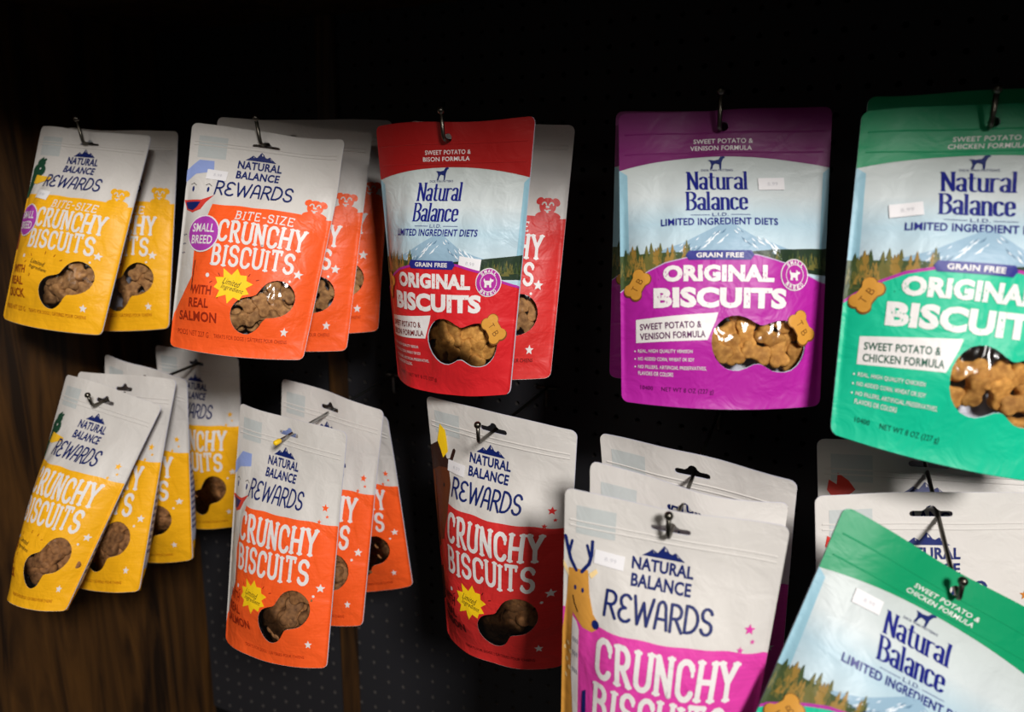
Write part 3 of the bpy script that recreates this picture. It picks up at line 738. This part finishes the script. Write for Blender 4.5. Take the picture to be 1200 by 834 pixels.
_B = {}
def back_art(art):
    key = (art.kind, art.field.name)
    if key in _B: return _B[key]
    B = Art(art.W, art.H); W, H = art.W, art.H
    B.poly(outline(W, H), BACKM, 0, holes=[art.hole]); r = .006
    B.poly([(-W / 2, -.9 * H), (W / 2, -.9 * H)] + arc(W / 2 - r, -H + r, r, r, 0, -90, 4) + arc(-W / 2 + r, -H + r, r, r, -90, -180, 4), art.field, 1)
    rnd = random.Random(3)
    for k in range(16):
        y = -(.3 + .034 * k) * H
        for s in (-1, 1):
            B.poly([(s * W * .47, y), (s * W * (.47 - rnd.uniform(.1, .3)), y), (s * W * (.47 - .1), y - .004), (s * W * .47, y - .004)][::s], BACKT, 1)
    B.finish(); B.kind = art.kind; _B[key] = B
    return B
_P = {}
def part_art(key, W, H, fn):
    if key not in _P:
        a = Art(W, H); fn(a); _P[key] = a.finish()
    return _P[key]

# ---- biscuits: two shared meshes, one per recipe
def biscuit_mesh(name, L, wd, th, cols, seed):
    mt = bpy.data.materials.new(name); mt.use_nodes = True; nt = mt.node_tree; b = nt.nodes['Principled BSDF']
    tc = nt.nodes.new('ShaderNodeTexCoord'); oi = nt.nodes.new('ShaderNodeObjectInfo')
    nz = nt.nodes.new('ShaderNodeTexNoise'); nz.inputs['Scale'].default_value = 190; nz.inputs['Detail'].default_value = 5
    nt.links.new(tc.outputs['Object'], nz.inputs['Vector'])
    cr = nt.nodes.new('ShaderNodeValToRGB'); cr.color_ramp.elements[0].position = .3; cr.color_ramp.elements[0].color = srgb(*cols[0]); cr.color_ramp.elements[1].position = .72; cr.color_ramp.elements[1].color = srgb(*cols[1])
    nt.links.new(nz.outputs[0], cr.inputs[0])
    hs = nt.nodes.new('ShaderNodeHueSaturation'); mr = nt.nodes.new('ShaderNodeMapRange'); mr.inputs[3].default_value = .72; mr.inputs[4].default_value = 1.15
    nt.links.new(oi.outputs['Random'], mr.inputs[0]); nt.links.new(mr.outputs[0], hs.inputs['Value']); nt.links.new(cr.outputs[0], hs.inputs['Color'])
    nt.links.new(hs.outputs[0], b.inputs['Base Color']); b.inputs['Roughness'].default_value = .8
    bp = nt.nodes.new('ShaderNodeBump'); bp.inputs['Strength'].default_value = .35; bp.inputs['Distance'].default_value = .0006
    nt.links.new(nz.outputs[0], bp.inputs['Height']); nt.links.new(bp.outputs[0], b.inputs['Normal'])
    n = 48; prof = [(.72, 1.0), (.9, .86), (1.0, .45), (1.0, -.45), (.9, -.86), (.72, -1.0)]
    V, F = [], []
    for s, z in prof:
        for k in range(n):
            t = 2 * PI * k / n; rho = bone_rho(t) / 1.0
            px, py = L * rho * math.cos(t), L * rho * math.sin(t) * wd
            d = math.hypot(px, py); q = max(0, d - (1 - s) * L * .6) / d
            V.append((px * q, py * q, z * th * (1 + .06 * math.sin(3 * t + seed))))
    for r in range(len(prof) - 1):
        for k in range(n): F.append((r * n + k, (r + 1) * n + k, (r + 1) * n + (k + 1) % n, r * n + (k + 1) % n))
    c0 = len(V); V += [(0, 0, th), (0, 0, -th)]
    e = (len(prof) - 1) * n
    for k in range(n): F.append((c0, k, (k + 1) % n)); F.append((c0 + 1, e + (k + 1) % n, e + k))
    return mesh_from(name, V, F, [mt])
BIS = {
 'R': biscuit_mesh('baked_biscuit', .0115, .95, .0042, ((120, 80, 44), (196, 146, 92)), 1),
 'C': biscuit_mesh('brown_biscuit', .0145, .95, .0048, ((104, 66, 34), (172, 120, 72)), 2),
 'L': biscuit_mesh('golden_biscuit', .0118, .95, .0040, ((150, 98, 36), (222, 164, 82)), 3),
}

def fill_window(art, shp, mw, shown, label, group, seed, T):
    rnd = random.Random(seed)
    xs = [p[0] for p in art.win]; ys = [p[1] for p in art.win]
    step = {'R': .0195, 'C': .0228, 'L': .0195}[art.kind]
    def inside(x, y, pad):
        n = len(art.win); best = 9; ins = False
        for k in range(n):
            (x0, y0), (x1, y1) = art.win[k], art.win[(k + 1) % n]
            if (y0 > y) != (y1 > y) and x < (x1 - x0) * (y - y0) / (y1 - y0 + 1e-12) + x0: ins = not ins
            best = min(best, math.hypot(x - x0, y - y0))
        return ins or best < pad
    pts = []
    for layer in ((0, 1) if shp.T + shp.TB > .034 else (0,)):
        y = min(ys) - .003 + layer * step * .5; row = 0
        while y < max(ys) + .005:
            x = min(xs) - .004 + (row % 2) * step * .5 + layer * step * .4
            while x < max(xs) + .006:
                px, py = x + rnd.uniform(-.003, .003), y + rnd.uniform(-.003, .003)
                if inside(px, py, .004) and shown(px / art.W): pts.append((px, py, layer))
                x += step
            y += step * .8; row += 1
    for px, py, layer in pts:
        c = shp.at(px, py, -1); n = shp.normal(px, py, -1)
        c = c - n * ((.0078 if layer == 0 else .0165) + rnd.uniform(0, .004 if layer == 0 else .0018))
        z = Vector(n); xax = z.orthogonal().normalized(); yax = z.cross(xax)
        R_ = Matrix((xax, yax, z)).transposed().to_4x4()
        L = Matrix.Translation(c) @ R_ @ Matrix.Rotation(rnd.uniform(0, 6.28), 4, 'Z') @ Matrix.Rotation(rnd.uniform(-.38, .38), 4, 'X') @ Matrix.Rotation(rnd.uniform(-.38, .38), 4, 'Y')
        o = link('dog_biscuit', BIS[art.kind]); o.matrix_world = mw @ L
        tag(o, label, 'biscuit', group)

def pouch(key, dkey, pose, label, group, opts):
    hx, hy, hz, yaw, roll, pitch, quad = pose
    art = design(dkey); W, H = art.W, art.H
    o = dict(opts); sticker = o.pop('sticker', None); biscuits = o.pop('biscuits', None); blabel = o.pop('blabel', None)
    seed = sum(ord(c) * (i + 3) for i, c in enumerate(key))
    shp = Shape(W, H, quad, seed=seed, **o)
    root = bpy.data.objects.new('treat_pouch', None); COL.objects.link(root)
    mw = Matrix.Translation((hx, hy, hz)) @ Matrix.Rotation(yaw, 4, 'Z') @ Matrix.Rotation(pitch, 4, 'X') @ Matrix.Rotation(roll, 4, 'Y')
    root.matrix_world = mw; root.empty_display_size = .02
    tag(root, label, 'pet treat bag', group)
    fp = sheet('front_panel', art, shp, root)
    sheet('back_panel', back_art(art), shp, root, side=1)
    wf = part_art(('w', dkey), W, H, lambda a: a.poly([(x * 1.0, y) for x, y in art.win], FILM, 0))
    sheet('window_film', wf, shp, fp, -1, base=-.0001)
    def ridge(name, vs):
        n = 48; V = []; F = []; Nn = []
        for v in vs:
            b = len(V)
            for k in range(n + 1):
                x = (-.47 + .94 * k / n) * W
                for dy, up in ((.0009, -.0002), (.0004, .0006), (-.0004, .0006), (-.0009, -.0002)):
                    p = shp.at(x, -v * H + dy) + shp.normal(x, -v * H) * up; V.append(p)
            for k in range(n):
                for j in range(3):
                    q = b + k * 4 + j; F.append((q, q + 1, q + 5, q + 4))
        zm = MATS['pouch_%s_header' % {'Lr': 'crimson', 'Lp': 'purple', 'Lg': 'green'}[dkey]] if art.kind == 'L' else WHITE
        me = mesh_from(name, V, [f[::-1] for f in F], [zm]); me.uv_layers.new(name='art')
        link(name, me, root)
    ridge('zip_closure', {'R': (.078, .092), 'C': (.098, .116), 'L': (.078, .148)}[art.kind])
    # bottom gusset: folded up between the two panels
    n = 30; V = []; F = []
    xs = np.linspace(-W / 2 + .006, W / 2 - .006, n + 1)
    f = shp.at(xs, np.full(n + 1, -H + .0004), -1); b = shp.at(xs, np.full(n + 1, -H + .0004), 1); mid = (f + b) / 2 + np.array([0, 0, .016])
    for q in (f, f * .5 + mid * .5, mid, b * .5 + mid * .5, b): V += [tuple(p) for p in q]
    for r in range(4):
        for k in range(n): F.append((r * (n + 1) + k, r * (n + 1) + k + 1, (r + 1) * (n + 1) + k + 1, (r + 1) * (n + 1) + k))
    me = mesh_from('bottom_gusset', V, F, [art.field]); me.uv_layers.new(name='art'); link('bottom_gusset', me, root)
    if sticker:
        su, sv, rot = sticker
        def st(a):
            c, s = math.cos(rot), math.sin(rot); w, h = .0115, .0052
            a.poly([(su * W + x * w * c - y * h * s, -sv * H + x * w * s + y * h * c) for x, y in ((-1, -1), (1, -1), (1, 1), (-1, 1))], STICK, 0)
            a.text('8.99', su * W + .001, -sv * H, .009, .003, STINK, 1, rot=rot)
        sk = sheet('price_sticker', part_art(('s', key), W, H, st), shp, fp, -1, base=.0009); sk['label'] = 'small white price sticker'
    if biscuits: fill_window(art, shp, mw, biscuits, blabel, 'biscuits inside the ' + key_phrase(label), seed, 0)
    return root
def key_phrase(label):
    return ' '.join(label.split()[:9])

POSE = {
    'U1a': (-0.8032, 0.5838, 0.0485, 0.1900, 0.0942, -0.3144, (-0.0778, 0.013, 0.0793, 0.0134, 0.0711, -0.2122, -0.0718, -0.2134)),
    'U1b': (-0.8024, 0.6225, 0.0484, 0.2087, 0.0111, -0.1747, (-0.0744, 0.0186, 0.0768, 0.0142, 0.0742, -0.2126, -0.0756, -0.2201)),
    'U2a': (-0.5550, 0.5965, 0.0444, 0.4436, 0.1192, -0.2693, (-0.0794, 0.0112, 0.0816, 0.0104, 0.0676, -0.2125, -0.0681, -0.2155)),
    'U2b': (-0.5549, 0.6350, 0.0481, 0.4222, 0.0772, -0.1398, (-0.0808, 0.0184, 0.0838, 0.0169, 0.0728, -0.2154, -0.0733, -0.2186)),
    'U2c': (-0.5549, 0.6747, 0.0520, 0.3898, 0.0386, -0.0832, (-0.0831, 0.0192, 0.0828, 0.024, 0.0736, -0.2072, -0.0772, -0.2121)),
    'U3a': (-0.3384, 0.5875, 0.0442, 0.0168, -0.0012, -0.0061, (-0.0837, 0.013, 0.0825, 0.0157, 0.0624, -0.2247, -0.0639, -0.2264)),
    'U3b': (-0.3360, 0.6570, 0.0431, 0.2638, 0.0048, -0.1570, (-0.0782, 0.022, 0.0838, 0.0173, 0.0715, -0.2211, -0.0695, -0.2217)),
    'U4a': (-0.1107, 0.6204, 0.0505, 0.3046, -0.0260, -0.2555, (-0.0798, 0.0149, 0.0837, 0.0129, 0.075, -0.2175, -0.074, -0.2175)),
    'U4b': (-0.1113, 0.6434, 0.0506, 0.3200, -0.0200, -0.1200, (-0.0883, 0.0161, 0.0732, 0.0148, 0.0728, -0.2055, -0.0898, -0.2053)),
    'U5a': (0.0715, 0.6294, 0.0491, 0.2500, 0.0000, -0.2500, (-0.0838, 0.01, 0.0914, 0.0167, 0.0487, -0.2468, -0.0957, -0.2224)),
    'U5b': (0.0717, 0.6515, 0.0500, 0.2500, 0.0000, -0.1900, (-0.081, 0.0224, 0.0986, 0.0274, 0.1003, -0.2424, -0.0863, -0.2185)),
    'L1a': (-0.7738, 0.5435, -0.2406, 0.2040, 0.1389, -0.4315, (-0.0694, 0.0191, 0.0779, 0.0119, 0.044, -0.2275, -0.0424, -0.2347)),
    'L1b': (-0.7751, 0.5730, -0.2379, 0.1090, -0.0016, -0.2950, (-0.0751, 0.019, 0.0725, 0.0207, 0.0602, -0.2236, -0.0653, -0.2328)),
    'L1c': (-0.7765, 0.6043, -0.2349, 0.0000, 0.0355, -0.0557, (-0.0746, 0.027, 0.0691, 0.014, 0.0751, -0.2122, -0.0781, -0.246)),
    'L1d': (-0.7802, 0.6874, -0.2272, 0.0000, 0.0002, 0.0000, (-0.0757, 0.0185, 0.0736, 0.0142, 0.0631, -0.2177, -0.0808, -0.2444)),
    'L2a': (-0.5152, 0.5619, -0.2468, 0.0071, -0.0129, -0.2049, (-0.072, 0.0235, 0.0712, 0.0093, 0.0699, -0.2275, -0.0673, -0.2348)),
    'L2b': (-0.5241, 0.6355, -0.2444, -0.0563, -0.0458, -0.1918, (-0.072, 0.0319, 0.0761, 0.01, 0.0649, -0.2279, -0.0608, -0.2398)),
    'L2c': (-0.5270, 0.6602, -0.2436, -0.1000, -0.0791, 0.0800, (-0.06, 0.0214, 0.0711, -0.0093, 0.0715, -0.2175, -0.0905, -0.2601)),
    'L3': (-0.2930, 0.5895, -0.2164, -0.1145, -0.0326, -0.0121, (-0.0829, 0.022, 0.0826, 0.0086, 0.0688, -0.2266, -0.0656, -0.2348)),
    'L4a': (-0.1015, 0.4837, -0.2311, 0.1619, 0.0279, -0.0827, (-0.0778, 0.0174, 0.0778, 0.0141, 0.0641, -0.2416, -0.0635, -0.2441)),
    'L4b': (-0.1045, 0.5236, -0.2323, 0.1000, -0.0142, 0.0000, (-0.0688, 0.03, 0.0775, 0.0052, 0.0613, -0.2566, -0.0642, -0.2626)),
    'L4c': (-0.1095, 0.5896, -0.2342, -0.0800, -0.0456, 0.2000, (-0.0819, 0.0316, 0.0837, 0.014, 0.07, -0.236, -0.068, -0.236)),
    'L5a': (0.0829, 0.5501, -0.2636, 0.5622, 0.5037, -0.2723, (-0.0929, 0.0143, 0.0972, 0.0086, 0.0896, -0.2247, -0.0881, -0.2272)),
    'L5b': (0.0771, 0.6428, -0.2481, 0.3877, -0.0153, -0.1775, (-0.0981, 0.0147, 0.0847, 0.019, 0.0831, -0.229, -0.0867, -0.2318)),
    'L5c': (0.0729, 0.7111, -0.2367, 0.2592, -0.0231, -0.3026, (-0.0934, 0.0247, 0.0948, 0.0216, 0.0824, -0.2265, -0.0859, -0.2385)),
}
ALL = lambda u: True
RIGHT = lambda u: u > .08
_bl = 'bone-shaped biscuit seen through the window of the '
BAGS = [
 # key, design, label, group, options
 ('U1a', 'Ry', 'front yellow bite-size pouch on the upper left hook beside the wood panel', 'yellow bite-size pouches', dict(T=.022, TB=.014, cl=.015, sticker=(-.22, .365, -.12), biscuits=ALL, blabel=_bl + 'front upper yellow pouch')),
 ('U1b', 'Ry', 'yellow bite-size pouch half hidden behind the front one on the upper left hook', 'yellow bite-size pouches', dict(T=.016, TB=.014, biscuits=RIGHT, blabel=_bl + 'rear upper yellow pouch')),
 ('U2a', 'Ro', 'front orange small breed salmon pouch with purple badge on the upper hook', 'orange bite-size pouches', dict(T=.022, TB=.014, cl=.015, lifts=(0, -.012, 0, 0), sticker=(-.285, .225, -.05), biscuits=ALL, blabel=_bl + 'front upper orange pouch')),
 ('U2b', 'Ro', 'second orange bite-size pouch, directly behind the front one with the purple badge', 'orange bite-size pouches', dict(T=.018, TB=.014, biscuits=RIGHT, blabel=_bl + 'second upper orange pouch')),
 ('U2c', 'Ro', 'rearmost shaded orange bite-size pouch, next to the red bison formula pouch', 'orange bite-size pouches', dict(T=.018, TB=.014, biscuits=RIGHT, blabel=_bl + 'rear shaded orange pouch')),
 ('U3a', 'Lr', 'red-topped bison formula pouch with mountain picture and sticker by its badge', None, dict(T=.024, TB=.016, cl=.03, sticker=(.22, .505, -.12), biscuits=ALL, blabel=_bl + 'red bison formula pouch')),
 ('U3b', 'Rr', 'white-topped red bite-size pouch behind the red bison formula pouch', None, dict(T=.018, TB=.016, biscuits=RIGHT, blabel=_bl + 'red bite-size pouch at the rear')),
 ('U4a', 'Lp', 'front purple venison formula pouch with mountain picture on its own hook', 'purple venison pouches', dict(T=.02, TB=.008, cl=.012, sticker=(.225, .262, .05), biscuits=ALL, blabel=_bl + 'front purple pouch')),
 ('U4b', 'Lp', 'purple pouch behind, showing only a raised top corner and a left strip', 'purple venison pouches', dict(T=.008, TB=.012, lifts=(.006, 0, 0, 0))),
 ('U5a', 'Lg', 'large green pouch on the upper right, cut off by the right picture edge', 'upper green pouches', dict(vw=0.035, T=.02, TB=.01, sticker=(-.3, .345, .1), biscuits=ALL, blabel=_bl + 'upper green pouch')),
 ('U5b', 'Lg', 'green pouch behind the upper right one, only its dark top corner showing', 'upper green pouches', dict(T=.01, TB=.012)),
 ('L1a', 'Cy', 'front yellow pouch tilted on the lower left hook', 'yellow crunchy pouches', dict(be=9, T=.026, TB=.02, cl=.022, biscuits=ALL, blabel=_bl + 'front lower yellow pouch')),
 ('L1b', 'Cy', 'second yellow pouch behind the tilted front one on the lower left hook', 'yellow crunchy pouches', dict(be=9, T=.016, TB=.024, biscuits=ALL, blabel=_bl + 'second lower yellow pouch')),
 ('L1c', 'Cy', 'third shaded yellow pouch from the front on the lower left hook', 'yellow crunchy pouches', dict(be=9, T=.02, TB=.024, biscuits=RIGHT, blabel=_bl + 'third lower yellow pouch')),
 ('L1d', 'Cy', 'dim yellow pouch at the very back of the lower left hook, near the pegboard', 'yellow crunchy pouches', dict(T=.02, TB=.02, biscuits=ALL, blabel=_bl + 'dim rearmost yellow pouch')),
 ('L2a', 'Co', 'front orange salmon pouch on the lower hook with the yellow tip', 'orange crunchy pouches', dict(be=9, T=.02, TB=.022, cl=.008, biscuits=ALL, blabel=_bl + 'front lower orange pouch')),
 ('L2b', 'Co', 'middle orange pouch on the lower hook with the yellow tip', 'orange crunchy pouches', dict(be=9, T=.018, TB=.02, biscuits=RIGHT, blabel=_bl + 'middle lower orange pouch')),
 ('L2c', 'Co', 'rearmost leaning orange pouch on the lower hook with the yellow tip', 'orange crunchy pouches', dict(T=.012, TB=.016, biscuits=RIGHT, blabel=_bl + 'rear lower orange pouch')),
 ('L3', 'Cr', 'red bison crunchy pouch alone on its hook beside the white and magenta pouch', None, dict(T=.026, TB=.02, cl=.015, cr=.02, sticker=(-.26, .25, -.03), biscuits=ALL, blabel=_bl + 'lower red bison pouch')),
 ('L4a', 'Cm', 'front white and magenta pouch with a deer, cut off by the bottom edge', 'deer pouches', dict(vw=0.04, T=.024, TB=.014, cl=.012, sticker=(-.27, .2, -.06))),
 ('L4b', 'Cm', 'middle white-topped pouch between the deer pouch and the greyer one behind', 'deer pouches', dict(T=.012, TB=.012, lifts=(0, .03, 0, 0))),
 ('L4c', 'Cm', 'rearmost greyish white pouch top above and behind the deer pouch', 'deer pouches', dict(T=.014, TB=.012, hb=.004)),
 ('L5a', 'Lg', 'strongly tilted green pouch at the lower right corner', None, dict(vw=0.025, uw=.065, T=.018, TB=.012, cl=.02, sticker=(-.27, .225, .02))),
 ('L5b', 'Cc', 'white pouch top directly behind the tilted green pouch, lower of two', 'rooster pouches', dict(T=.012, TB=.012)),
 ('L5c', 'Cc', 'upper rear white pouch top with red comb, under the large green pouch', 'rooster pouches', dict(T=.012, TB=.012)),
]
for key, dk, label, group, opts in BAGS: pouch(key, dk, POSE[key], label, group, opts)

# ------------------------------------------------------------------ hooks
STEEL = mat('dark_zinc', srgb(96, 92, 84), rough=.3, metal=1.0)
BRIGHT = mat('bright_zinc', srgb(176, 176, 174), rough=.32, metal=1.0)
YTIP = mat('yellow_tip', srgb(240, 196, 30), rough=.45)
def hook(base, pt, ext, up, lean, label, tip_mat=None, group='peg hooks'):
    root = bpy.data.objects.new('peg_hook', None); COL.objects.link(root); root.location = base; root.empty_display_size = .02
    tag(root, label, 'hook', group)
    B = Vector(base); Pp = Vector(pt); d = (Pp - B).normalized(); e = Pp + d * ext - B
    r = .0018
    drop = Vector((0, 0, -r))
    bm = bmesh.new(); pts = [Vector((0, .003, 0)), Vector((0, -.004, 0)), Pp - B + drop, e + drop]
    if up:
        for k in range(1, 5):
            a = PI / 2 * k / 4; pts.append(e + drop + d * .005 * math.sin(a) + Vector((0, 0, .005 * (1 - math.cos(a)))))
        pts.append(e + drop + d * (.005 + lean) + Vector((0, 0, up)))
    tube(bm, pts, r)
    wire = BRIGHT if tip_mat else STEEL
    bm_obj('wire_arm', bm, wire, root)
    bm = bmesh.new(); tipc = pts[-1]
    if tip_mat: tube(bm, [tipc - d * .006, tipc - d * .005, tipc + d * .002, tipc + d * .0032], [.0022, .0027, .0027, .0014])
    else:
        bmesh.ops.create_uvsphere(bm, u_segments=14, v_segments=8, radius=.0033)
        for v in bm.verts: v.co = v.co + tipc
    bm_obj('tip_cap' if tip_mat else 'ball_tip', bm, tip_mat or STEEL, root)
    bm = bmesh.new()
    tube(bm, [(-.0127, .002, 0), (-.0127, -.004, 0), (-.011, -.0055, 0), (.011, -.0055, 0), (.0127, -.004, 0), (.0127, .002, 0)], .0018)
    tube(bm, [(0, -.006, .001), (0, -.006, -.022), (0, -.0035, -.0245)], .0018)
    bm_obj('peg_bracket', bm, wire, root)
    return root
HOOKS = [
 ((-.7991, WALL, .048), 'U1a', .004, .026, .004, 'peg hook holding the upper yellow bite-size pouches'),
 ((-.5548, WALL, .0644), 'U2a', .004, .026, .004, 'peg hook holding the upper orange bite-size pouches'),
 ((-.3311, WALL, .0408), 'U3a', .004, .024, .003, 'peg hook above the red bison formula pouch'),
 ((-.1202, WALL, .0534), 'U4a', .004, .028, .004, 'peg hook above the purple venison pouches'),
 ((.069, WALL, .0547), 'U5a', .004, .024, .003, 'peg hook above the large upper green pouch'),
 ((-.7851, WALL, -.2166), 'L1a', .010, .014, .003, 'peg hook through the lower yellow pouches'),
 ((-.544, WALL, -.2392), 'L2a', .022, 0, 0, 'peg hook with a yellow tip through the lower orange pouches'),
 ((-.3247, WALL, -.2294), 'L3', .040, .017, .002, 'long peg hook sticking out of the lower red pouch'),
 ((-.1221, WALL, -.228), 'L4a', .006, .018, .002, 'peg hook through the white and magenta deer pouches'),
 ((.0663, WALL, -.2221), 'L5a', .006, .016, .002, 'peg hook through the tilted lower green pouch'),
]
for base, k, ext, up, lean, lab in HOOKS:
    hook(base, POSE[k][:3], ext, up, lean, lab, YTIP if 'yellow tip' in lab else None)
